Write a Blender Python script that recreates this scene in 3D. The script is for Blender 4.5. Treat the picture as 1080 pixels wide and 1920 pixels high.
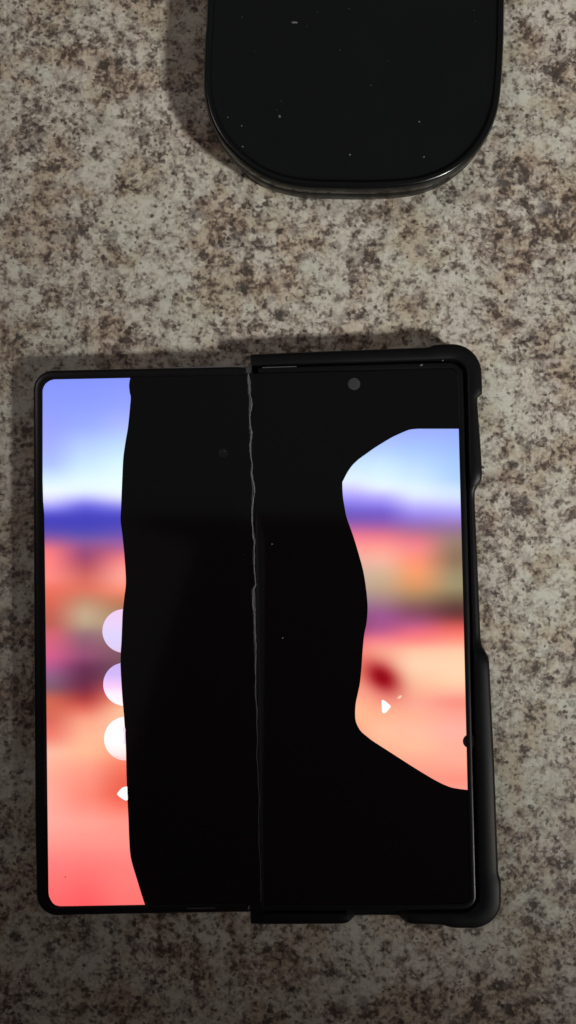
import bpy, bmesh, math, random
from mathutils import Vector

scene = bpy.context.scene
for o in list(bpy.data.objects):
    bpy.data.objects.remove(o, do_unlink=True)
COL = scene.collection
random.seed(7)
MM = 0.001

# ------------------------------------------------------------------ camera
F = 1400.0                     # focal length in photograph pixels (1080 x 1920)
CAM_H = 0.219                  # metres above the counter
TILT = math.radians(2.4)
cam_d = bpy.data.cameras.new('camera')
cam = bpy.data.objects.new('camera', cam_d)
COL.objects.link(cam)
cam.location = (0, 0, CAM_H)
cam.rotation_euler = (TILT, 0, 0)
cam_d.sensor_fit = 'VERTICAL'
cam_d.sensor_height = 24.0
cam_d.lens = 24.0 * F / 1920.0
cam_d.clip_start = 0.005
cam_d.clip_end = 20
cam_d.dof.use_dof = True
cam_d.dof.focus_distance = 0.211
cam_d.dof.aperture_fstop = 10.0
scene.camera = cam

# ------------------------------------------------------------------ light
world = bpy.data.worlds.new('World')
scene.world = world
world.use_nodes = True
wb = world.node_tree.nodes['Background']
wb.inputs[0].default_value = (1.0, 0.72, 0.66, 1)
wb.inputs[1].default_value = 0.034

def lamp(name, kind, loc, target, energy, color, **kw):
    d = bpy.data.lights.new(name, kind)
    d.energy = energy
    d.color = color
    for k, v in kw.items():
        setattr(d, k, v)
    o = bpy.data.objects.new(name, d)
    COL.objects.link(o)
    o.location = loc
    o.rotation_euler = (Vector(target) - Vector(loc)).to_track_quat('-Z', 'Y').to_euler()
    return o

# ceiling fixture over the photographer's right shoulder
kd = Vector((9.0, -7.6, 8.6)).normalized()
aim = Vector((0.125, 0.085, 0))
lamp('ceiling_spot', 'SPOT', aim + kd * 1.5, aim, 82.0, (1.0, 0.975, 0.925),
     spot_size=math.radians(16.4), spot_blend=0.65, shadow_soft_size=0.075)
# added warm fill with no known fixture, lifts the shadows of the key
lamp('added_warm_fill', 'SPOT', (-0.95, 0.62, 1.25), (0.05, 0.22, 0), 26.0, (1.0, 0.84, 0.78),
     spot_size=math.radians(20), spot_blend=1.0, shadow_soft_size=0.30)
# the pale ceiling above the counter, dimly lit
lamp('ceiling_glow', 'AREA', (0, 1.05, 1.7), (0, 1.05, 0), 1.75, (0.88, 0.94, 1.0),
     shape='RECTANGLE', size=4.0, size_y=1.96)
side = lamp('ceiling_glow_side', 'AREA', (-1.106, -0.109, 1.7), (-1.106, -0.109, 0), 0.20, (0.93, 0.93, 1.0),
            shape='RECTANGLE', size=1.6, size_y=0.743)
side.rotation_euler = (0, 0, math.radians(-17.9))

vs = scene.view_settings
vs.view_transform = 'Standard'
vs.look = 'None'
vs.exposure = 0
vs.gamma = 1
vs.use_curve_mapping = False

# ------------------------------------------------------------------ helpers
def P(px, py, z):
    """Photograph pixel -> point of the place at height z (metres)."""
    a = (px - 540.0) / F
    b = (960.0 - py) / F
    c, s = math.cos(TILT), math.sin(TILT)
    dx, dy, dz = a, b * c + s, b * s - c
    t = (z - CAM_H) / dz
    return Vector((dx * t, dy * t, z))

def srgb(c):
    out = []
    for v in c:
        v = v / 255.0
        out.append(v / 12.92 if v <= 0.04045 else ((v + 0.055) / 1.055) ** 2.4)
    return out

def interp(keys, x):
    if x <= keys[0][0]:
        return keys[0][1]
    for (a, va), (b, vb) in zip(keys, keys[1:]):
        if x <= b:
            t = (x - a) / (b - a) if b > a else 0
            return va + (vb - va) * t
    return keys[-1][1]

def link(name, verts, faces, mat, parent=None, smooth=True, kind=None, angle=40):
    me = bpy.data.meshes.new(name)
    me.from_pydata([tuple(v) for v in verts], [], faces)
    bm = bmesh.new()
    bm.from_mesh(me)
    bmesh.ops.remove_doubles(bm, verts=bm.verts, dist=1e-7)
    bmesh.ops.recalc_face_normals(bm, faces=bm.faces)
    bm.to_mesh(me)
    bm.free()
    me.materials.append(mat)
    for p in me.polygons:
        p.use_smooth = smooth
    if smooth:
        me.set_sharp_from_angle(angle=math.radians(angle))
    o = bpy.data.objects.new(name, me)
    COL.objects.link(o)
    if parent is not None:
        o.parent = parent
        o.matrix_parent_inverse = Vector_inv(parent)
    if kind:
        o['kind'] = kind
    return o

def Vector_inv(parent):
    from mathutils import Matrix
    return Matrix.Translation(-parent.location)

def thing(name, label, cat, loc):
    o = bpy.data.objects.new(name, None)
    COL.objects.link(o)
    o.location = loc
    o.empty_display_size = 0.02
    o['label'] = label
    o['category'] = cat
    return o

def grid_mesh(rows, closed_u=False, closed_v=False, caps=False):
    n, m = len(rows), len(rows[0])
    verts = [p for r in rows for p in r]
    faces = []
    for i in range(n if closed_u else n - 1):
        i2 = (i + 1) % n
        for j in range(m if closed_v else m - 1):
            j2 = (j + 1) % m
            faces.append((i * m + j, i * m + j2, i2 * m + j2, i2 * m + j))
    if caps:
        faces.append(tuple(range(m)))
        faces.append(tuple(range((n - 1) * m, n * m)))
    return verts, faces

def prism(outline, z0, z1, bev=0.0003):
    """Closed outline (list of xy Vectors) to a slab with small chamfers."""
    c = Vector((sum(p.x for p in outline) / len(outline), sum(p.y for p in outline) / len(outline), 0))
    nrm = normals(outline, True)
    def ring(off, z):
        return [Vector((p.x - q.x * off, p.y - q.y * off, z)) for p, q in zip(outline, nrm)]
    rows = [ring(bev, z0), ring(0, z0 + bev), ring(0, z1 - bev), ring(bev, z1)]
    v, f = grid_mesh(rows, closed_v=True)
    m = len(outline)
    f.append(tuple(range(m)))
    f.append(tuple(range(3 * m, 4 * m)))
    return v, f

def normals(pts, closed):
    n = len(pts)
    area = 0
    for i in range(n):
        a, b = pts[i], pts[(i + 1) % n]
        area += a.x * b.y - b.x * a.y
    sgn = 1 if area > 0 else -1
    out = []
    for i in range(n):
        if closed:
            a, b = pts[i - 1], pts[(i + 1) % n]
        else:
            a, b = pts[max(0, i - 1)], pts[min(n - 1, i + 1)]
        t = Vector((b.x - a.x, b.y - a.y, 0)).normalized()
        out.append(Vector((t.y, -t.x, 0)) * sgn)
    return out

def arc(cx, cy, r, a0, a1, n=9):
    """Arc in pixel space (y down), angles in degrees, 0 = right, 90 = up."""
    out = []
    for i in range(n):
        a = math.radians(a0 + (a1 - a0) * i / (n - 1))
        out.append((cx + r * math.cos(a), cy - r * math.sin(a)))
    return out

def catmull(pts, sub, closed=True):
    out = []
    n = len(pts)
    for i in range(n if closed else n - 1):
        if closed:
            p0, p1, p2, p3 = pts[i - 1], pts[i], pts[(i + 1) % n], pts[(i + 2) % n]
        else:
            p0, p1, p2, p3 = pts[max(0, i - 1)], pts[i], pts[i + 1], pts[min(n - 1, i + 2)]
        for k in range(sub):
            t = k / sub
            out.append(tuple(0.5 * ((2 * p1[d]) + (-p0[d] + p2[d]) * t + (2 * p0[d] - 5 * p1[d] + 4 * p2[d] - p3[d]) * t * t
                                    + (-p0[d] + 3 * p1[d] - 3 * p2[d] + p3[d]) * t ** 3) for d in range(len(p1))))
    if not closed:
        out.append(tuple(pts[-1]))
    return out

# ------------------------------------------------------------------ materials
class N:
    """Small helper for building node trees."""
    def __init__(self, name):
        self.mat = bpy.data.materials.new(name)
        self.mat.use_nodes = True
        self.t = self.mat.node_tree
        self.b = self.t.nodes['Principled BSDF']
    def new(self, typ, **kw):
        n = self.t.nodes.new(typ)
        for k, v in kw.items():
            setattr(n, k, v)
        return n
    def put(self, sock, val):
        if hasattr(val, 'is_output'):
            self.t.links.new(val, sock)
        else:
            sock.default_value = val
    def math(self, op, a, b=0.0, c=None, clamp=False):
        n = self.new('ShaderNodeMath', operation=op, use_clamp=clamp)
        self.put(n.inputs[0], a)
        self.put(n.inputs[1], b)
        if c is not None:
            self.put(n.inputs[2], c)
        return n.outputs[0]
    def noise(self, vec, scale, detail=2, rough=0.5, dist=0.0, color=False):
        n = self.new('ShaderNodeTexNoise')
        self.put(n.inputs['Vector'], vec)
        n.inputs['Scale'].default_value = scale
        n.inputs['Detail'].default_value = detail
        n.inputs['Roughness'].default_value = rough
        n.inputs['Distortion'].default_value = dist
        return n.outputs['Color' if color else 'Fac']
    def voro(self, vec, scale, feature='F1', rand=1.0):
        n = self.new('ShaderNodeTexVoronoi', feature=feature)
        self.put(n.inputs['Vector'], vec)
        n.inputs['Scale'].default_value = scale
        n.inputs['Randomness'].default_value = rand
        return n
    def ramp(self, fac, lo, hi):
        n = self.new('ShaderNodeMapRange', interpolation_type='SMOOTHSTEP')
        self.put(n.inputs['Value'], fac)
        n.inputs['From Min'].default_value = lo
        n.inputs['From Max'].default_value = hi
        return n.outputs['Result']
    def mix(self, fac, a, b, blend='MIX'):
        n = self.new('ShaderNodeMix', data_type='RGBA', blend_type=blend)
        self.put(n.inputs['Factor'], fac)
        self.put(n.inputs[6], a)
        self.put(n.inputs[7], b)
        return n.outputs[2]
    def vmath(self, op, a, b):
        n = self.new('ShaderNodeVectorMath', operation=op)
        self.put(n.inputs[0], a)
        self.put(n.inputs[1], b)
        return n.outputs['Value' if op in ('DISTANCE', 'LENGTH', 'DOT_PRODUCT') else 'Vector']
    def sep(self, col):
        n = self.new('ShaderNodeSeparateColor')
        self.put(n.inputs[0], col)
        return n.outputs

def plastic(name, col, rough, spec=0.5, grain=0.0, var=0.08):
    m = N(name)
    tc = m.new('ShaderNodeTexCoord').outputs['Object']
    n1 = m.noise(tc, 60, 4, 0.6)
    m.put(m.b.inputs['Roughness'], m.math('MULTIPLY_ADD', n1, var * 2, rough - var))
    m.put(m.b.inputs['Base Color'], m.mix(n1, [c * 0.8 for c in col] + [1], [c * 1.2 for c in col] + [1]))
    m.b.inputs['Specular IOR Level'].default_value = spec
    if grain:
        bp = m.new('ShaderNodeBump')
        bp.inputs['Strength'].default_value = grain
        bp.inputs['Distance'].default_value = 0.0001
        m.put(bp.inputs['Height'], m.noise(tc, 4000, 2))
        m.put(m.b.inputs['Normal'], bp.outputs[0])
    return m.mat

def granite():
    m = N('speckled_stone_laminate')
    tc = m.new('ShaderNodeTexCoord').outputs['Object']
    mp = m.new('ShaderNodeVectorMath', operation='SCALE')
    m.put(mp.inputs[0], tc)
    SC = 960.0                                           # pattern units per metre
    mp.inputs['Scale'].default_value = SC
    p0 = mp.outputs[0]
    def warp(p, scale, amp, detail=2):
        c = m.noise(p, scale, detail, color=True)
        c = m.vmath('SUBTRACT', c, (0.5, 0.5, 0.5))
        s = m.new('ShaderNodeVectorMath', operation='SCALE')
        m.put(s.inputs[0], c)
        s.inputs['Scale'].default_value = amp
        return m.vmath('ADD', p, s.outputs[0])
    p = warp(p0, 0.5, 1.6)
    pw = warp(p0, 0.09, 14.0, 3)
    # slow drift of colour
    big = m.noise(pw, 0.038, 3, 0.55)
    big2 = m.noise(m.vmath('ADD', pw, (310, 120, 0)), 0.06, 3, 0.6)
    mid = m.noise(m.vmath('ADD', pw, (90, -70, 0)), 0.20, 3, 0.6)
    w1 = mid
    # density of the dark mineral: drifting clouds plus some clusters of their own
    dens = m.math('MULTIPLY_ADD', m.math('SUBTRACT', mid, 0.5), -0.55, 0.0)
    dens = m.math('ADD', dens, m.math('MULTIPLY', m.math('SUBTRACT', big2, 0.5), 0.45))
    clusters = [  # px, py, radius px, strength
        (60, 215, 42, .20), (55, 270, 34, .14), (110, 60, 60, .07), (285, 270, 40, .13), (150, 250, 34, .12),
        (160, 425, 26, .18), (215, 465, 34, .13), (455, 530, 26, .24), (455, 430, 60, .09), (210, 130, 30, .13),
        (620, 440, 34, .10), (690, 480, 40, .13), (840, 362, 26, .30), (1040, 140, 34, .22), (960, 320, 34, .17),
        (1030, 430, 55, .15), (1040, 545, 40, .18), (975, 950, 24, .30), (1000, 660, 50, .08), (1005, 1265, 34, .20),
        (960, 1320, 60, .08), (1000, 1720, 40, .16), (30, 650, 34, .16), (110, 655, 40, .14), (240, 650, 30, .10),
        (560, 640, 50, .07), (30, 1090, 24, .14), (130, 1750, 50, .10), (520, 1760, 40, .08), (640, 1780, 50, .07),
        (1050, 1620, 26, .14), (30, 1890, 40, .12), (900, 1000, 40, .08), (940, 1130, 50, .08),
    ]
    soft = m.vmath('ADD', p0, (0, 0, 0))
    soft = warp(p0, 0.25, 4.0)
    for (cx, cy, r, s) in clusters:
        c = P(cx, cy, 0) * SC
        d = m.vmath('DISTANCE', soft, (c.x, c.y, 0))
        rr = r * 0.157 * SC * 0.001
        dens = m.math('ADD', dens, m.math('MULTIPLY', m.ramp(d, rr * 1.25, rr * 0.35), s * 0.8))
    # fractal mineral pattern: dark mica, brown, tan, cream and pale feldspar by one field
    vg = m.voro(warp(p0, 1.3, 0.8, 2), 1.15)
    gg = m.sep(vg.outputs['Color'])
    pq = vg.outputs['Position']                     # one value per grain
    def field(q, extra):
        na = m.noise(q, 0.30, 4, 0.66)
        nb = m.noise(m.vmath('ADD', q, (55, -20, 0)), 1.05, 2, 0.6)
        return m.math('ADD', m.math('MULTIPLY', na, 0.60), m.math('MULTIPLY', nb, 0.40))
    fld = m.math('ADD', m.math('MULTIPLY', field(p, 0), 0.55), m.math('MULTIPLY', field(pq, 0), 0.45))
    fld = m.math('ADD', fld, m.math('MULTIPLY', m.math('SUBTRACT', gg[0], 0.5), 0.085))
    fld = m.math('SUBTRACT', fld, m.math('MULTIPLY', dens, 0.38))
    fld = m.math('ADD', fld, m.math('MULTIPLY', m.math('SUBTRACT', big, 0.5), 0.22))
    cr_ = m.new('ShaderNodeValToRGB')
    m.put(cr_.inputs[0], fld)
    e = cr_.color_ramp.elements
    stops = [(0.360, (0.085, 0.073, 0.066)), (0.408, (0.165, 0.136, 0.118)), (0.444, (0.290, 0.248, 0.212)), (0.482, (0.43, 0.385, 0.328)),
             (0.520, (0.575, 0.535, 0.455)), (0.60, (0.71, 0.685, 0.600))]
    while len(e) < len(stops):
        e.new(0.5)
    for el, (pos, c) in zip(e, stops):
        el.position = pos
        el.color = (*c, 1)
    col = cr_.outputs[0]
    col = m.mix(m.math('MULTIPLY', m.ramp(big, 0.42, 0.60), 0.9), col, m.mix(1.0, col, (0.94, 0.99, 0.97, 1), 'MULTIPLY'))
    col = m.mix(m.math('MULTIPLY', m.ramp(big2, 0.46, 0.62), 0.9), col, m.mix(1.0, col, (0.88, 0.78, 0.69, 1), 'MULTIPLY'))
    def fleck(vec, scale, thr, r0, r1, alpha, colour, gain):
        vv = m.voro(vec, scale)
        g = m.sep(vv.outputs['Color'])
        pick = m.ramp(m.math('MULTIPLY_ADD', dens, gain, g[0]), thr, thr + 0.04)
        size = m.math('MULTIPLY_ADD', g[1], 0.22, -0.11)
        edge = m.ramp(m.math('ADD', vv.outputs['Distance'], size), r1, r0)
        return m.mix(m.math('MULTIPLY', m.math('MULTIPLY', pick, edge), alpha), col, colour)
    pa = warp(p0, 1.1, 1.5, 3)
    pb = warp(p0, 0.8, 1.9, 3)
    lg = m.noise(m.vmath('ADD', p, (-80, 14, 0)), 0.10, 2, 0.5)
    col = m.mix(m.math('MULTIPLY', m.ramp(lg, 0.58, 0.70), 0.55), col, m.mix(1.0, col, (0.62, 0.58, 0.60, 1), 'MULTIPLY'))
    col = fleck(m.vmath('ADD', pa, (50, 7, 0)), 0.55, 0.82, 0.12, 0.42, 0.80, (0.110, 0.084, 0.066, 1), 1.2)
    col = fleck(m.vmath('ADD', pa, (-19, 133, 0)), 0.72, 0.80, 0.20, 0.36, 0.80, (0.085, 0.066, 0.054, 1), 0.8)
    # long thin dark flakes
    st = m.vmath('MULTIPLY', pb, (0.50, 1.1, 1))
    col = fleck(st, 0.50, 0.90, 0.14, 0.36, 0.80, (0.075, 0.066, 0.060, 1), 0.9)
    # sharp near-black flecks
    col = fleck(m.vmath('ADD', pa, (7, -43, 0)), 0.50, 0.88, 0.12, 0.34, 0.88, (0.050, 0.040, 0.035, 1), 1.0)
    # pale quartz flakes
    v4 = m.voro(m.vmath('ADD', warp(p0, 0.5, 3.4, 3), (70, 30, 0)), 0.21)
    g4 = m.sep(v4.outputs['Color'])
    pk = m.math('GREATER_THAN', m.math('SUBTRACT', g4[0], m.math('MULTIPLY', dens, 1.5)), 0.72)
    qz = m.math('MULTIPLY', pk, m.ramp(v4.outputs['Distance'], 0.50, 0.30))
    col = m.mix(m.math('MULTIPLY', qz, 0.35), col, (0.66, 0.63, 0.54, 1))
    # larger smoky-grey crystals
    v5 = m.voro(m.vmath('ADD', warp(p0, 0.6, 3.2, 3), (-44, 61, 0)), 0.17)
    g5 = m.sep(v5.outputs['Color'])
    pk5 = m.math('GREATER_THAN', m.math('MULTIPLY_ADD', dens, 0.5, g5[0]), 0.95)
    gz = m.math('MULTIPLY', pk5, m.ramp(v5.outputs['Distance'], 0.38, 0.24))
    col = m.mix(m.math('MULTIPLY', gz, 0.5), col, (0.14, 0.135, 0.13, 1))
    m.put(m.b.inputs['Base Color'], col)
    m.put(m.b.inputs['Roughness'], m.math('MULTIPLY_ADD', m.noise(p0, 0.3, 3), 0.2, 0.36))
    m.b.inputs['Specular IOR Level'].default_value = 0.35
    bp = m.new('ShaderNodeBump')
    bp.inputs['Strength'].default_value = 0.12
    bp.inputs['Distance'].default_value = 0.0003
    m.put(bp.inputs['Height'], m.noise(p0, 1.4, 4, 0.6))
    m.put(m.b.inputs['Normal'], bp.outputs[0])
    return m.mat

def dead_glass():
    m = N('dead_screen_glass')
    tc = m.new('ShaderNodeTexCoord').outputs['Object']
    m.b.inputs['Base Color'].default_value = (0.0022, 0.0019, 0.0026, 1)
    n = m.noise(tc, 45, 5, 0.65)
    m.put(m.b.inputs['Roughness'], m.math('MULTIPLY_ADD', n, 0.05, 0.055))
    m.b.inputs['Specular IOR Level'].default_value = 0.5
    return m.mat

def display():
    m = N('lit_display')
    at = m.new('ShaderNodeVertexColor', layer_name='picture')
    m.b.inputs['Base Color'].default_value = (0.003, 0.003, 0.003, 1)
    m.b.inputs['Roughness'].default_value = 0.1
    m.put(m.b.inputs['Emission Color'], at.outputs[0])
    m.b.inputs['Emission Strength'].default_value = 1.0
    return m.mat

M_COUNTER = granite()
M_GLASS = dead_glass()
M_LIT = display()
M_FRAME = plastic('black_frame_plastic', (0.004, 0.004, 0.005), 0.30, 0.35)
M_CASE = plastic('matte_black_case_plastic', (0.0038, 0.0042, 0.0052), 0.44, 0.22, 0.25)
M_BOX = plastic('smooth_black_plastic', (0.0035, 0.0046, 0.0050), 0.22, 0.45, 0.0, 0.06)
M_BOXSIDE = plastic('satin_black_plastic', (0.0035, 0.0045, 0.0042), 0.34, 0.22)
M_METAL = plastic('dark_hinge_metal', (0.05, 0.05, 0.055), 0.35, 0.6)
M_CRACK = plastic('torn_film_grey', (0.24, 0.24, 0.25), 0.5, 0.4, 0.0, 0.1)
M_FILM = plastic('lifted_film_dark', (0.075, 0.075, 0.082), 0.4, 0.4)
M_CREASE = plastic('worn_crease_black', (0.010, 0.010, 0.012), 0.35, 0.3)
M_LENS = plastic('camera_lens_grey', (0.055, 0.052, 0.057), 0.18, 0.5)
M_HOLE = plastic('camera_hole_black', (0.012, 0.009, 0.011), 0.25, 0.5)
M_GLINT = plastic('metal_edge_glint', (0.11, 0.11, 0.115), 0.4, 0.5)  # lighter grey standing in for highlights on the frame edges
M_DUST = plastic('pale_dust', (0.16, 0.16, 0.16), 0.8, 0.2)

# ------------------------------------------------------------------ the counter
v = []
hx, y0, y1, th = 0.75, -0.26, 0.44, 0.038
outl = [Vector((-hx, y0, 0)), Vector((hx, y0, 0)), Vector((hx, y1, 0)), Vector((-hx, y1, 0))]
v, f = prism(outl, -th, 0.0, 0.002)
counter = link('countertop', v, f, M_COUNTER, smooth=False, kind='structure')
counter['label'] = 'speckled beige and brown stone-pattern kitchen countertop'

# ------------------------------------------------------------------ the rounded black case at the top
BOX_H = 0.0116
op = [(948, 0), (946, 90), (940, 175), (930, 218), (912, 255), (885, 288), (850, 315), (815, 331), (775, 341),
      (710, 346), (640, 346), (570, 343), (520, 333), (480, 315), (445, 289), (415, 257), (395, 222), (385, 188),
      (381, 150), (383, 70), (387, 0)]
top_y = -190
mir = [(x + (380 - 2 * y) * 0.018, 2 * top_y - y) for x, y in reversed(op)]
pts = catmull(op + mir, 6)
outl = [P(x, y + (6 * min(1, max(0, (y - 150) / 150))), BOX_H) for x, y in pts]
nr = normals(outl, True)
def box_ring(off, z):
    return [Vector((p.x - n.x * off * MM, p.y - n.y * off * MM, z * MM)) for p, n in zip(outl, nr)]
cen = sum(outl, Vector()) / len(outl)
box = thing('hard_case', 'rounded glossy black plastic hard case lying closed on the countertop', 'case', (cen.x, cen.y, 0))
rows = [box_ring(a, z) for a, z in [(3.2, 0), (2.2, 0.3), (1.5, 1.2), (1.0, 2.5), (0.4, 5.0), (0.1, 7.2), (0.22, 7.5), (0.8, 7.55)]]
v, f = grid_mesh(rows, closed_v=True)
m = len(outl)
f.append(tuple(range(m)))
link('base', v, f, M_BOXSIDE, box)
prof = [(0.8, 7.6), (0.25, 7.65), (0.02, 7.95), (0, 9.6)]
for k in range(1, 8):
    a = math.radians(90 * k / 7)
    prof.append((1.1 - 1.1 * math.cos(a), 9.9 + 1.7 * math.sin(a)))
prof += [(1.4, 11.6), (1.8, 11.54), (2.1, 11.3), (2.35, 10.95), (2.8, 10.80), (4.0, 10.77)]
rows = [box_ring(a, z) for a, z in prof]
v, f = grid_mesh(rows, closed_v=True)
last = (len(prof) - 1) * m
v.append(Vector((cen.x, cen.y, 0.01077)))
f += [(last + i, last + (i + 1) % m, len(v) - 1) for i in range(m)]
lid = link('lid', v, f, M_BOX, box, angle=60)

def specks(name, spots, z, parent, mat=M_DUST):
    vs_, fs = [], []
    for (px, py, l, w, ang) in spots:
        c = P(px, py, z)
        n0 = len(vs_)
        k = 7
        ring = []
        for q in range(k):
            a = 2 * math.pi * q / k
            rr = random.uniform(0.75, 1.2)
            x, y = math.cos(a) * l * rr, math.sin(a) * w * rr
            ca, sa = math.cos(ang), math.sin(ang)
            ring.append(Vector((c.x + (x * ca - y * sa) * 0.157 * MM, c.y + (x * sa + y * ca) * 0.157 * MM, z)))
        vs_ += ring
        vs_.append(Vector((c.x, c.y, z + 0.00012)))
        for q in range(k):
            fs.append((n0 + q, n0 + (q + 1) % k, n0 + k))
        fs.append(tuple(n0 + q for q in reversed(range(k))))
    return link(name, vs_, fs, mat, parent, kind='stuff')

sp = [(552, 42, 6, 2, 0.0), (524, 218, 2.2, 2.6, 0.4), (656, 290, 2, 2, 0), (786, 228, 2, 1.5, 0), (795, 294, 1.6, 1.6, 0),
      (455, 275, 1.5, 1.5, 0), (458, 288, 1.7, 1.4, 0), (453, 236, 1.3, 1.3, 0), (427, 220, 1.2, 1.2, 0)]
for i in range(12):
    sp.append((random.uniform(420, 900), random.uniform(5, 300), random.uniform(.4, .9), random.uniform(.4, .9), random.uniform(0, 3)))
specks('dust', sp, 0.01078, box)

# ------------------------------------------------------------------ the folding phone
ZT = 0.0080            # top of the frame
ZS = 0.0077            # screen surface
phone = thing('folding_phone', 'unfolded black folding phone with broken, half dead screen and colourful lit patches',
              'phone', (0, P(0, 1200, 0).y, 0))

def sweep(path_px, prof, z, name, mat, parent, closed=False):
    pts_ = [P(x, y, z) for x, y in path_px]
    nr_ = normals(pts_, closed)
    rows_ = []
    for p_, n_ in zip(pts_, nr_):
        rows_.append([Vector((p_.x - n_.x * a * MM, p_.y - n_.y * a * MM, zz * MM)) for a, zz in prof])
    vv, ff = grid_mesh(rows_, closed_u=closed, closed_v=True, caps=not closed)
    return link(name, vv, ff, mat, parent)

def line(a, b, n):
    return [(a[0] + (b[0] - a[0]) * i / n, a[1] + (b[1] - a[1]) * i / n) for i in range(n + 1)]

left_path = (line((461, 685.5), (150, 692), 6) + arc(99, 731, 38, 88, 178, 12) + [(61.5, 850), (61.5, 1000), (63, 1300), (64.6, 1560)]
             + arc(107, 1679, 40, 184, 268, 12) + line((150, 1717.5), (468, 1712), 6))
right_path = (line((484, 687), (800, 678), 4) + arc(842, 706, 28.5, 88, 2, 9) + [(874, 850), (882, 1150), (889, 1450)]
              + arc(868, 1681, 27, -2, -88, 9) + line((820, 1709), (498, 1711.5), 4))

FR = [(0.15, 1.9), (0.0, 2.6), (0.0, 6.9), (0.12, 7.45), (0.45, 7.85), (0.9, 8.0), (2.2, 8.0), (2.55, 7.9), (2.7, 7.6), (2.7, 1.9)]
sweep(left_path, FR, ZT, 'frame', M_FRAME, phone)
sweep(right_path, [(a * 0.72, z) for a, z in FR], ZT, 'frame', M_FRAME, phone)

def back(path, name, extra=0.3):
    pts_ = [P(x, y, ZT) for x, y in path]
    nr_ = normals(pts_, True)
    ins = [Vector((p_.x - n_.x * extra * MM, p_.y - n_.y * extra * MM, 0)) for p_, n_ in zip(pts_, nr_)]
    vv, ff = prism(ins, 0.0016, 0.0074, 0.0003)
    return link(name, vv, ff, M_FRAME, phone)
back(left_path, 'back_cover')
back(right_path, 'back_cover')

# screen: rows from left bezel to right bezel with a shallow valley at the crease
def sx_left(y):
    base = interp([(700, 70), (1000, 70), (1560, 74), (1710, 80)], y)
    r = 26
    for edge, s in ((701, 1), (1709, -1)):
        d = (y - edge) * s
        if d < r:
            base += r - math.sqrt(max(0, r * r - (r - d) ** 2))
    return base
def sx_right(y):
    base = interp([(690, 868), (850, 870), (1450, 887), (1710, 893)], y)
    r = 20
    for edge, s in ((686, 1), (1706, -1)):
        d = (y - edge) * s
        if d < r:
            base -= r - math.sqrt(max(0, r * r - (r - d) ** 2))
    return base
def crease_x(y):
    return interp([(690, 466), (1720, 489)], y)
ys = [701, 703, 706, 710, 716, 724] + [730 + 24 * i for i in range(40)] + [1690, 1698, 1704, 1707, 1709]
rows = []
offs = [-60, -40, -28, -18, -11, -6, -2, 2, 6, 11, 18, 28, 40, 60]
for y in ys:
    xl, xr, xc = sx_left(y), sx_right(min(y, 1706)), crease_x(y)
    xs = [xl, xl + (xc - 60 - xl) * .5] + [xc + o_ for o_ in offs] + [xc + 60 + (xr - xc - 60) * .5, xr]
    r_ = []
    for x in xs:
        yy = y - (x - 466) * 0.0205 if y < 1200 else y - (x - 466) * 0.006
        dip = 0.00032 * math.exp(-((x - xc) / 16.0) ** 2)
        r_.append(P(x, yy, ZS - dip))
    rows.append(r_)
v, f = grid_mesh(rows)
screen = link('screen', v, f, M_GLASS, phone, angle=80)

# what the lit patches show
LEFT = [
 (712, (135,150,255), (135,150,255), (138,152,255)), (760, (143,158,255), (143,160,255), (150,165,255)),
 (800, (155,165,255), (155,175,255), (175,190,255)), (830, (165,175,255), (180,205,255), (190,220,255)),
 (870, (175,195,255), (205,235,255), (220,250,255)), (900, (215,240,255), (230,252,255), (235,255,255)),
 (920, (245,255,255), (235,250,255), (240,255,255)), (935, (225,225,255), (185,185,255), (225,225,255)),
 (950, (165,160,255), (105,100,225), (140,135,240)), (968, (75,70,195), (68,66,190), (72,70,195)),
 (985, (72,66,185), (70,66,188), (80,72,190)), (1000, (105,80,175), (88,78,178), (105,82,180)),
 (1015, (175,95,150), (135,90,160), (150,95,165)), (1030, (240,120,130), (155,80,130), (185,100,140)),
 (1045, (255,128,128), (160,75,115), (240,125,130)), (1065, (255,135,130), (190,90,100), (255,155,145)),
 (1085, (255,138,130), (215,110,100), (255,165,150)), (1105, (240,115,95), (225,115,95), (255,145,120)),
 (1125, (225,105,85), (195,140,110), (205,120,90)), (1150, (200,100,85), (200,170,140), (165,130,95)),
 (1170, (190,95,85), (190,165,135), (170,145,115)), (1190, (215,100,115), (150,110,120), (160,125,115)),
 (1210, (215,98,130), (150,90,115), (140,100,105)), (1230, (215,95,140), (150,80,115), (125,85,95)),
 (1250, (180,90,140), (110,50,85), (110,75,90)), (1270, (140,95,130), (100,45,75), (125,80,85)),
 (1290, (130,90,110), (120,45,70), (225,105,95)), (1310, (205,100,80), (170,60,60), (255,150,120)),
 (1330, (215,105,85), (230,110,95), (255,195,155)), (1350, (220,105,90), (255,165,135), (255,200,165)),
 (1380, (245,125,110), (255,185,150), (255,190,150)), (1410, (255,190,165), (255,190,150), (255,165,130)),
 (1435, (255,180,155), (255,165,140), (250,125,100)), (1460, (255,170,150), (255,150,130), (240,105,85)),
 (1490, (255,170,155), (255,140,120), (238,95,75)), (1510, (255,170,155), (255,145,130), (255,120,100)),
 (1540, (255,172,160), (255,165,150), (255,155,140)), (1580, (255,155,145), (255,150,140), (255,150,140)),
 (1620, (255,128,125), (255,125,122), (255,130,125)), (1660, (255,115,115), (255,108,108), (255,125,120)),
 (1700, (255,105,105), (255,92,98), (255,115,112))]
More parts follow.
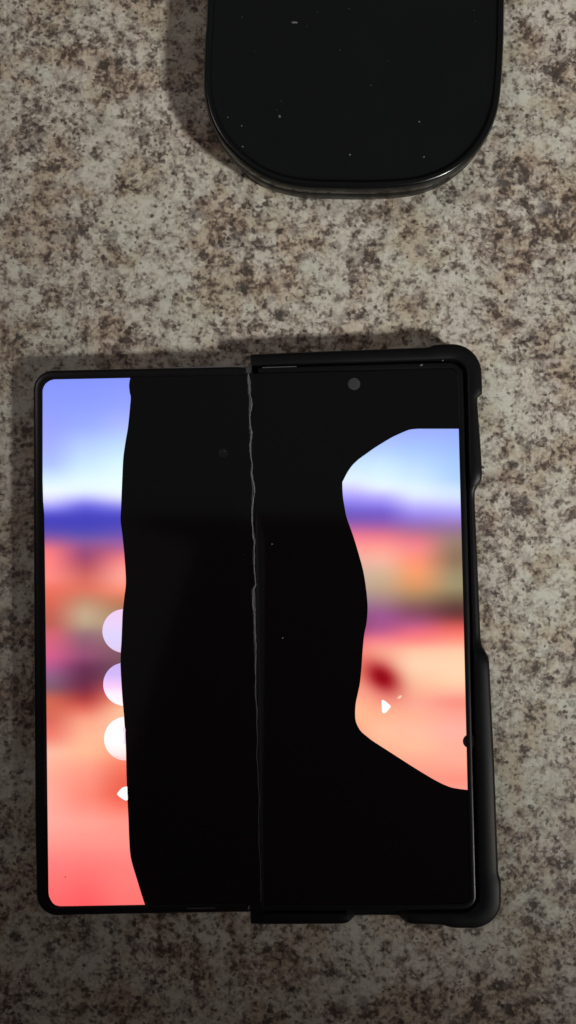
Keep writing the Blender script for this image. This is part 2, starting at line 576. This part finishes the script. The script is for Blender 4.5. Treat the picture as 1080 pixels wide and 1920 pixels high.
RIGHT = [
 (805, (160,180,255), (160,175,255), (158,175,255), (155,175,255)), (840, (185,205,255), (178,205,255), (170,200,255), (160,190,255)),
 (870, (205,230,255), (205,235,255), (190,220,255), (170,205,255)), (900, (228,245,255), (225,248,255), (212,238,255), (180,212,255)),
 (915, (215,210,255), (235,245,255), (228,246,255), (205,228,255)), (930, (175,165,255), (190,182,255), (228,238,255), (215,232,255)),
 (945, (140,125,235), (150,135,245), (200,195,255), (205,205,255)), (960, (115,95,200), (118,95,205), (165,150,248), (170,160,248)),
 (972, (120,88,185), (125,90,190), (150,125,220), (165,140,220)), (985, (165,95,170), (160,95,170), (155,110,180), (150,118,175)),
 (1000, (230,115,150), (220,115,145), (190,115,145), (150,120,135)), (1015, (255,140,145), (250,140,145), (235,125,140), (150,128,115)),
 (1030, (255,160,150), (255,165,150), (250,140,140), (145,122,98)), (1050, (235,180,165), (250,180,160), (255,150,120), (140,115,90)),
 (1075, (205,180,165), (215,180,150), (250,160,110), (155,140,108)), (1100, (185,170,165), (195,165,135), (220,150,100), (160,148,112)),
 (1120, (165,140,160), (175,140,135), (165,130,95), (125,105,80)), (1140, (150,105,145), (155,105,135), (135,85,90), (95,60,55)),
 (1155, (145,75,125), (160,85,145), (140,75,105), (115,55,55)), (1170, (135,70,115), (165,85,140), (185,90,130), (200,85,80)),
 (1185, (160,75,120), (195,95,140), (240,110,130), (250,115,105)), (1200, (230,115,130), (250,130,140), (255,135,130), (255,150,130)),
 (1220, (255,130,120), (255,170,145), (255,200,165), (255,205,170)), (1245, (255,125,108), (255,175,150), (255,215,180), (255,215,178)),
 (1265, (255,130,110), (255,180,150), (255,205,170), (255,215,178)), (1280, (255,150,125), (255,175,150), (255,195,160), (255,210,172)),
 (1300, (255,165,140), (255,160,140), (255,180,150), (255,180,155)), (1315, (255,185,145), (255,160,135), (255,170,150), (250,145,130)),
 (1340, (255,192,145), (255,180,145), (255,180,150), (255,165,148)), (1370, (255,165,130), (255,195,160), (255,190,162), (255,180,165)),
 (1400, (255,150,125), (255,185,150), (255,192,158), (255,178,155)), (1430, (255,150,130), (255,165,140), (255,170,145), (255,172,150)),
 (1460, (255,150,130), (255,165,145), (255,155,135), (255,150,130)), (1485, (255,170,150), (255,170,150), (255,165,150), (255,160,145))]
def lerp3(a, b, t):
    return tuple(a[k] + (b[k] - a[k]) * t for k in range(3))
def table(tab, cols, x, y):
    y = min(max(y, tab[0][0]), tab[-1][0])
    for i in range(len(tab) - 1):
        if y <= tab[i + 1][0]:
            break
    t = (y - tab[i][0]) / (tab[i + 1][0] - tab[i][0])
    n = len(cols)
    def smooth(row):
        c = row[1:]
        xx = min(max(x, cols[0]), cols[-1])
        for j in range(n - 1):
            if xx <= cols[j + 1]:
                break
        s = (xx - cols[j]) / (cols[j + 1] - cols[j])
        s = s * s * (3 - 2 * s) * 0.6 + s * 0.4
        return lerp3(c[j], c[j + 1], s)
    return lerp3(smooth(tab[i]), smooth(tab[i + 1]), t)
def blur_table(tab, cols, x, y, r):
    acc = [0, 0, 0]
    w = 0
    for d, g in ((-1, .25), (-.5, .5), (0, .7), (.5, .5), (1, .25)):
        c = table(tab, cols, x, y + d * r)
        for k in range(3):
            acc[k] += c[k] * g
        w += g
    return tuple(a / w for a in acc)
def col_left(x, y):
    return blur_table(LEFT, (92, 160, 232), x, y, 9)
def col_right(x, y):
    c = blur_table(RIGHT, (655, 715, 780, 858), x, y, 9)
    dx, dy = x - 716, y - 1270
    u, w = dx * 0.8 + dy * 0.6, -dx * 0.6 + dy * 0.8
    g = math.exp(-((u / 38) ** 2 + (w / 25) ** 2))
    return lerp3(c, (150, 8, 22), min(1, g * 1.02))

L_RIGHT = [(709, 244), (722, 242), (735, 243), (745, 245), (760, 244), (800, 240), (830, 235), (860, 231), (900, 229), (950, 227),
           (975, 226), (1000, 229), (1040, 233), (1090, 236), (1120, 233), (1150, 230), (1200, 228), (1240, 226), (1300, 229),
           (1350, 233), (1400, 236), (1450, 237), (1500, 239), (1540, 241), (1570, 242), (1600, 244), (1620, 248), (1640, 254),
           (1660, 260), (1680, 266), (1699, 272)]
L_LEFT = [(709, 101), (711, 94), (714, 89), (718, 85), (723, 82), (730, 80), (900, 80), (940, 81), (965, 83), (1030, 84), (1200, 86),
          (1400, 88), (1500, 89), (1672, 91), (1680, 92), (1687, 95), (1693, 99), (1697, 104), (1699, 112)]
R_LEFT = [(804, 785), (805, 772), (807, 764), (812, 752), (820, 735), (830, 718), (840, 702), (850, 688), (860, 674), (870, 663), (880, 655),
          (890, 649), (900, 644), (906, 642), (930, 643), (950, 646), (970, 650), (990, 657), (1010, 664), (1040, 673), (1070, 681),
          (1100, 686), (1130, 689), (1150, 689), (1170, 687), (1190, 683), (1220, 680), (1250, 678), (1280, 675), (1300, 671),
          (1320, 667), (1340, 666), (1355, 668), (1370, 676), (1380, 687), (1390, 700), (1410, 731), (1430, 762), (1450, 794),
          (1465, 820), (1475, 842), (1479, 860), (1482, 885.5)]
R_RIGHT = [(804, 862), (900, 866), (1000, 868.5), (1100, 871.5), (1200, 876), (1300, 880), (1400, 884), (1482, 886)]

def smooth_keys(keys, sub=5):
    return [(a, b) for a, b in catmull(keys, sub, closed=False)]
L_RIGHT, R_LEFT = smooth_keys(L_RIGHT), smooth_keys(R_LEFT)

def lit_patch(name, xl, xr, y0_, y1_, z, colf, parent, skew=None, step=2.5, cols=26, label=None):
    ys_ = sorted(set([k[0] for k in xl if y0_ <= k[0] <= y1_] + [k[0] for k in xr if y0_ <= k[0] <= y1_]
                     + [y0_ + i * step for i in range(int((y1_ - y0_) / step) + 1)] + [y1_]))
    rows_, cs = [], []
    for y in ys_:
        a, b = interp(xl, y), interp(xr, y)
        b = max(b, a + 0.05)
        r_ = []
        for j in range(cols):
            x = a + (b - a) * j / (cols - 1)
            r_.append(P(x, y + (skew(x, y) if skew else 0), z))
            cs.append(colf(x, y))
        rows_.append(r_)
    verts, faces = grid_mesh(rows_)
    me = bpy.data.meshes.new(name)
    me.from_pydata([tuple(q) for q in verts], [], faces)
    ca = me.color_attributes.new('picture', 'FLOAT_COLOR', 'POINT')
    for i, c in enumerate(cs):
        ca.data[i].color = srgb(c) + [1.0]
    me.materials.append(M_LIT)
    if me.polygons[0].normal.z < 0:
        me.flip_normals()
    o = bpy.data.objects.new(name, me)
    COL.objects.link(o)
    o.parent = parent
    if label:
        o['label'] = label
    o.matrix_parent_inverse = Vector_inv(parent)
    return o

ZL = ZS + 0.00004
def skew_l(x, y):
    t = max(0.0, 1 - (y - 709) / 60.0)
    return -(x - 101) * 0.020 * t + (2.5 * t) - (x - 110) * 0.010 * max(0, (y - 1640) / 60.0)
lit_patch('lit_patch', L_LEFT, L_RIGHT, 709, 1699, ZL, col_left, screen, skew_l,
          label='lit strip of blurred blue sky and red wallpaper along the uncased edge')
lit_patch('lit_patch', R_LEFT, R_RIGHT, 804, 1482, ZL, col_right, screen,
          label='lit curved patch of blurred blue and orange wallpaper beside the case')

# icons glowing on the lit patches
ZI = ZL + 0.00004
def disc(name, cx, cy, r, colf):
    n = 40
    xl = []
    ys_ = [cy - r * math.cos(math.pi * i / n) for i in range(n + 1)]
    for y in ys_:
        xl.append((y, cx - math.sqrt(max(0, r * r - (y - cy) ** 2))))
    xr = [(y, max(interp(L_RIGHT, y) - 0.3, 0)) for y in ys_]
    xl = [(y, min(x, interp(L_RIGHT, y) - 0.4)) for y, x in xl]
    return lit_patch(name, xl, xr, cy - r, cy + r, ZI, colf, screen, None, 4, 10)
def ramp3(stops):
    def fn(x, y):
        for (a, ca_), (b, cb_) in zip(stops, stops[1:]):
            if y <= b:
                return lerp3(ca_, cb_, min(1, max(0, (y - a) / (b - a))))
        return stops[-1][1]
    return fn
disc('icon', 233, 1183, 41, ramp3([(1142, (245, 205, 245)), (1165, (238, 212, 250)), (1190, (226, 214, 255)), (1210, (224, 210, 250)), (1224, (232, 200, 240))]))
disc('icon', 234, 1283, 40.5, ramp3([(1243, (205, 180, 240)), (1265, (212, 186, 252)), (1285, (250, 205, 255)), (1300, (255, 240, 255)), (1324, (255, 255, 255))]))
disc('icon', 236, 1385, 41, ramp3([(1344, (255, 252, 255)), (1395, (255, 255, 255)), (1412, (255, 240, 238)), (1426, (255, 205, 205))]))

def flat_icon(name, pts_, col, z=ZI):
    pts_ = catmull(pts_, 4)
    vv = [tuple(P(x, y, z)) for x, y in pts_]
    me = bpy.data.meshes.new(name)
    me.from_pydata(vv, [], [tuple(range(len(vv)))])
    ca = me.color_attributes.new('picture', 'FLOAT_COLOR', 'POINT')
    for i in range(len(vv)):
        ca.data[i].color = srgb(col) + [1.0]
    if me.polygons[0].normal.z < 0:
        me.flip_normals()
    me.materials.append(M_LIT)
    o = bpy.data.objects.new(name, me)
    COL.objects.link(o)
    o.parent = screen
    return o
flat_icon('icon', [(219.5, 1489), (224, 1482), (230, 1476.5), (236, 1475), (238.5, 1475.5), (239, 1488), (239.5, 1499), (236, 1501), (231, 1499), (224, 1494)], (255, 255, 255))
flat_icon('icon', [(715.5, 1314), (717, 1312.5), (720, 1313), (726, 1317.5), (732, 1323), (732.8, 1325.5), (730, 1329), (724, 1336), (720, 1337.5), (716.5, 1335.5), (715.5, 1325)], (255, 255, 255))
flat_icon('icon', [(744.5, 1309.5), (748, 1305), (752, 1303.5), (753.5, 1306), (751, 1309), (747, 1310)], (255, 200, 180))
flat_icon('icon', [(230, 1366), (234.5, 1365), (235, 1380), (235.3, 1395), (231.5, 1393), (232.5, 1380)], (255, 222, 246), ZI + 0.00003)
flat_icon('dead_pixel', [(121, 1644), (122.5, 1643), (124, 1644.5), (122.5, 1646)], (190, 60, 60))

# crack along the crease: an irregular raised strip of torn film
CR = [(701, 465.5, 2.5), (708, 466, 6.0), (722, 467.5, 7.5), (738, 468, 6.0), (752, 470, 7.0), (764, 469.5, 7.5), (778, 468, 5.0), (796, 468.5, 5.5),
      (812, 471, 6.5), (830, 470, 5.0), (850, 470.5, 3.5), (870, 472, 3.5), (888, 471.5, 5.0), (902, 474, 7.0), (918, 475.5, 7.5), (934, 474, 5.5),
      (950, 473.5, 4.0), (975, 473, 3.2), (1000, 475, 3.6), (1015, 477.5, 4.0), (1032, 475.5, 3.5), (1052, 475, 3.0), (1075, 477, 3.4),
      (1096, 478.5, 3.8), (1106, 475, 7.0), (1125, 475.5, 8.0), (1145, 476.5, 7.0), (1160, 477, 6.0), (1180, 477.5, 6.5), (1205, 478, 6.0), (1235, 479, 4.5),
      (1270, 479.5, 3.2), (1310, 480, 2.4), (1350, 481, 2.0), (1362, 481.5, 2.4), (1400, 482.5, 1.4), (1460, 484, 1.1), (1520, 485, 1.0), (1600, 487, 0.9), (1690, 489, 0.7)]
cr = catmull(CR, 5, closed=False)
def ribbon(name, wf, mat, dz, shift, jit):
    rows = []
    for (y, x, w) in cr:
        w = max(0.45, wf(y, w) * random.uniform(0.75, 1.25))
        x += random.uniform(-jit, jit) + shift(y, w)
        hgt = 0.00008 + 0.00008 * random.random()
        zc = ZS - 0.00030 + dz
        rows.append([P(x - w * 0.5, y, zc + 0.00004), P(x - w * 0.2, y, zc + hgt), P(x + w * 0.2, y, zc + hgt * 1.2), P(x + w * 0.5, y, zc + 0.00004)])
    v, f = grid_mesh(rows)
    link(name, v, f, mat, screen, angle=25)
ribbon('lifted_film', lambda y, w: w * 0.75 * interp([(690, 1), (1260, 1), (1400, .5), (1700, .35)], y), M_FILM, 0.0, lambda y, w: 0, 0.3)
ribbon('crack', lambda y, w: interp([(690, 1.4), (900, 2.0), (1200, 1.7), (1300, 1.2), (1400, .7), (1700, .5)], y), M_CRACK, 0.00012,
       lambda y, w: 1.1 * math.sin(y * 0.043) + 0.8 * math.sin(y * 0.11), 0.45)

fold = [(960 + 15 * i) for i in range(51)]
rows = []
for y in fold:
    x = crease_x(y) + interp([(960, 8), (1700, 4)], y)
    w = 3.0 * interp([(960, 0.1), (1080, 1.0), (1500, 1.0), (1700, .7)], y)
    rows.append([P(x - w, y, ZS - 0.00021), P(x, y, ZS - 0.00015), P(x + w, y, ZS - 0.00021)])
v, f = grid_mesh(rows)
link('crease', v, f, M_CREASE, screen)

def round_part(name, cx, cy, r, z0, z1, mat, parent, n=32):
    c = P(cx, cy, z1)
    rr = r * 0.151 * MM
    rows_ = []
    for (k, z) in ((1.0, z0), (1.0, z1 - 0.00002), (0.93, z1)):
        rows_.append([Vector((c.x + rr * k * math.cos(2 * math.pi * i / n), c.y + rr * k * math.sin(2 * math.pi * i / n), z)) for i in range(n)])
    vv, ff = grid_mesh(rows_, closed_v=True)
    ff.append(tuple(range(2 * n, 3 * n)))
    o = link(name, vv, ff, mat, parent)
    o.matrix_parent_inverse = Vector_inv(phone)
    return o
round_part('front_camera', 664, 720, 11.5, ZS - 0.0004, ZS + 0.00007, M_LENS, phone)
round_part('smudge', 419, 849, 8.5, ZS - 0.0004, ZS + 0.00003, M_CREASE, phone)
round_part('sensor_hole', 880.5, 1390, 12.5, ZS - 0.0004, ZS + 0.00012, M_HOLE, phone)

# hinge end caps
def slab(name, quad, z0, z1, mat, parent, bev=0.0003):
    o_ = [P(x, y, z1) for x, y in quad]
    o_ = [Vector((q.x, q.y, 0)) for q in o_]
    vv, ff = prism(o_, z0, z1, bev)
    return link(name, vv, ff, mat, parent, angle=20)
slab('hinge_cap', [(438, 688), (470, 686), (470, 699), (438, 700)], 0.0022, 0.00788, M_METAL, phone)
slab('hinge_cap', [(469, 1706), (494, 1706), (494, 1734), (470, 1733)], 0.0018, 0.0070, M_FRAME, phone)
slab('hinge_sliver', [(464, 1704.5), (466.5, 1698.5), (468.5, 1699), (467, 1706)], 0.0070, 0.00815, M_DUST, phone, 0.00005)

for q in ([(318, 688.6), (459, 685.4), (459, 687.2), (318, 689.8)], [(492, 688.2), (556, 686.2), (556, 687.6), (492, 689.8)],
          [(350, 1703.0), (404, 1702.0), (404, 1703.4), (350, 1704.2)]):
    slab('edge_glint', q, 0.0078, 0.00812, M_GLINT, phone, 0.00004)  # thin pale strips, painted glints along parts of the frame edge

sp = [(790, 684.5, 2.6, 1.7, .4), (830, 676, 1.5, 1.2, 0), (421, 846, 1.4, .9, .3), (530, 1196, 1.5, 1.5, 0), (510, 1020, 1.6, 1.3, 0)]
for i in range(5):
    sp.append((random.uniform(260, 640), random.uniform(720, 1500), random.uniform(.35, .8), random.uniform(.35, .7), random.uniform(0, 3)))
specks('dust', [s for s in sp if s[1] > 690], ZS + 0.00001, phone)
specks('dust', [s for s in sp if s[1] <= 690], ZT + 0.0002, phone)

# ------------------------------------------------------------------ the plastic case round the right half
pc = thing('phone_case', 'matte black plastic bumper case clipped round one half of the folding phone', 'phone case',
           (P(700, 1200, 0).x, P(700, 1200, 0).y, 0))
HC = 0.0086
keys = [  # inner px, outer px, top height (mm)
 (471, 685.5, 470, 663.5, 8.6), (560, 682.5, 560, 659.5, 8.6), (680, 679, 680, 655, 8.6), (795, 675.5, 797, 650.5, 8.6), (806, 675, 806, 649, 8.65),
 (816, 674.5, 814, 645.5, 8.7), (832, 674, 832, 644, 8.7)]
ai = arc(844, 704, 30.5, 88, 2, 11)
ao = arc(847, 701, 57, 90, 0, 11)
keys += [(a[0], a[1], b[0], b[1], 8.7) for a, b in zip(ai, ao)]
keys += [(875, 728, 905, 727, 8.7), (875.4, 738, 905, 738, 8.7), (875.7, 744, 897, 745, 8.6), (876, 752, 896, 754, 8.6),
 (878, 850, 903, 850, 8.6), (879, 885, 905, 887, 8.6), (879.5, 898, 904, 900, 8.4), (880, 910, 897, 911, 7.6), (880.5, 921, 891, 922, 6.8),
 (881, 935, 890.5, 936, 6.6), (884, 1070, 896.5, 1070, 6.6), (887, 1196, 902, 1198, 6.6), (887.4, 1210, 904.5, 1211, 6.9), (887.8, 1222, 911, 1221, 7.8),
 (888, 1232, 917, 1232, 8.5), (888.3, 1245, 918.5, 1246, 8.7), (892, 1440, 928, 1440, 8.7), (895, 1630, 935, 1632, 8.7), (895.4, 1642, 936, 1640, 8.7),
 (895.7, 1652, 940, 1650, 8.8)]
ai = arc(868, 1682, 28.5, 0, -90, 11)
ao = arc(886, 1686, 54.5, 4, -90, 11)
keys += [(a[0], a[1], b[0], b[1], 8.8) for a, b in zip(ai, ao)]
keys += [(850, 1711, 858, 1740.5, 8.8), (840, 1711, 846, 1739.5, 8.75), (826, 1711, 828, 1734.5, 8.6), (800, 1711.2, 800, 1733.5, 8.6), (775, 1711.5, 772, 1733, 8.6),
 (766, 1711.5, 762, 1730, 8.4), (758, 1711.6, 754, 1722, 5.0), (750, 1711.7, 747, 1719, 2.6), (700, 1712, 700, 1718.5, 2.4), (664, 1712.3, 667, 1719, 2.6),
 (656, 1712.4, 660, 1722, 5.0), (650, 1712.5, 653, 1730, 8.2), (640, 1712.5, 642, 1732.5, 8.5), (560, 1713, 560, 1733, 8.5), (493, 1713.5, 491, 1733.5, 8.5)]
# densify
dk = []
for a, b in zip(keys, keys[1:]):
    L = math.hypot(b[2] - a[2], b[3] - a[3])
    n = max(1, int(L / 12))
    for i in range(n):
        dk.append(tuple(a[k] + (b[k] - a[k]) * i / n for k in range(5)))
dk.append(keys[-1])
rows, outer = [], []
for (ix, iy, ox, oy, h) in dk:
    h *= MM
    zi = max(h - 0.0012, 0.0012)
    pi, po = P(ix, iy, HC), P(ox, oy, max(zi, 0.003))
    d = Vector((po.x - pi.x, po.y - pi.y, 0))
    w = d.length
    d = d / w
    def at(off, z):
        return Vector((pi.x + d.x * off, pi.y + d.y * off, z))
    s = min(1.0, (h - 0.0012) / 0.006)
    e = min(w * 0.30, 0.0009)
    sec = [at(0, 0.0010), at(0, h - 0.0007 * s), at(min(0.0003, w * .1), h - 0.00025 * s), at(min(0.0006, w * .2), h - 0.00005), at(w * 0.45, h),
           at(w - e * 1.3, h - 0.00008), at(w - e * 0.7, h - 0.00035 * s), at(w - e * 0.25, h - 0.0009 * s), at(w, h - 0.0020 * s),
           at(w, 0.0012 + (h - 0.0012) * 0.3), at(w - 0.0003, 0.0008), at(w - 0.0010, 0.00006)]
    rows.append(sec)
    outer.append(at(w - 0.0010, 0))
v, f = grid_mesh(rows, closed_v=True, caps=True)
link('rim', v, f, M_CASE, pc, angle=50)
v, f = prism([Vector((q.x, q.y, 0)) for q in outer], 0.0, 0.0015, 0.0002)
link('back_plate', v, f, M_CASE, pc)
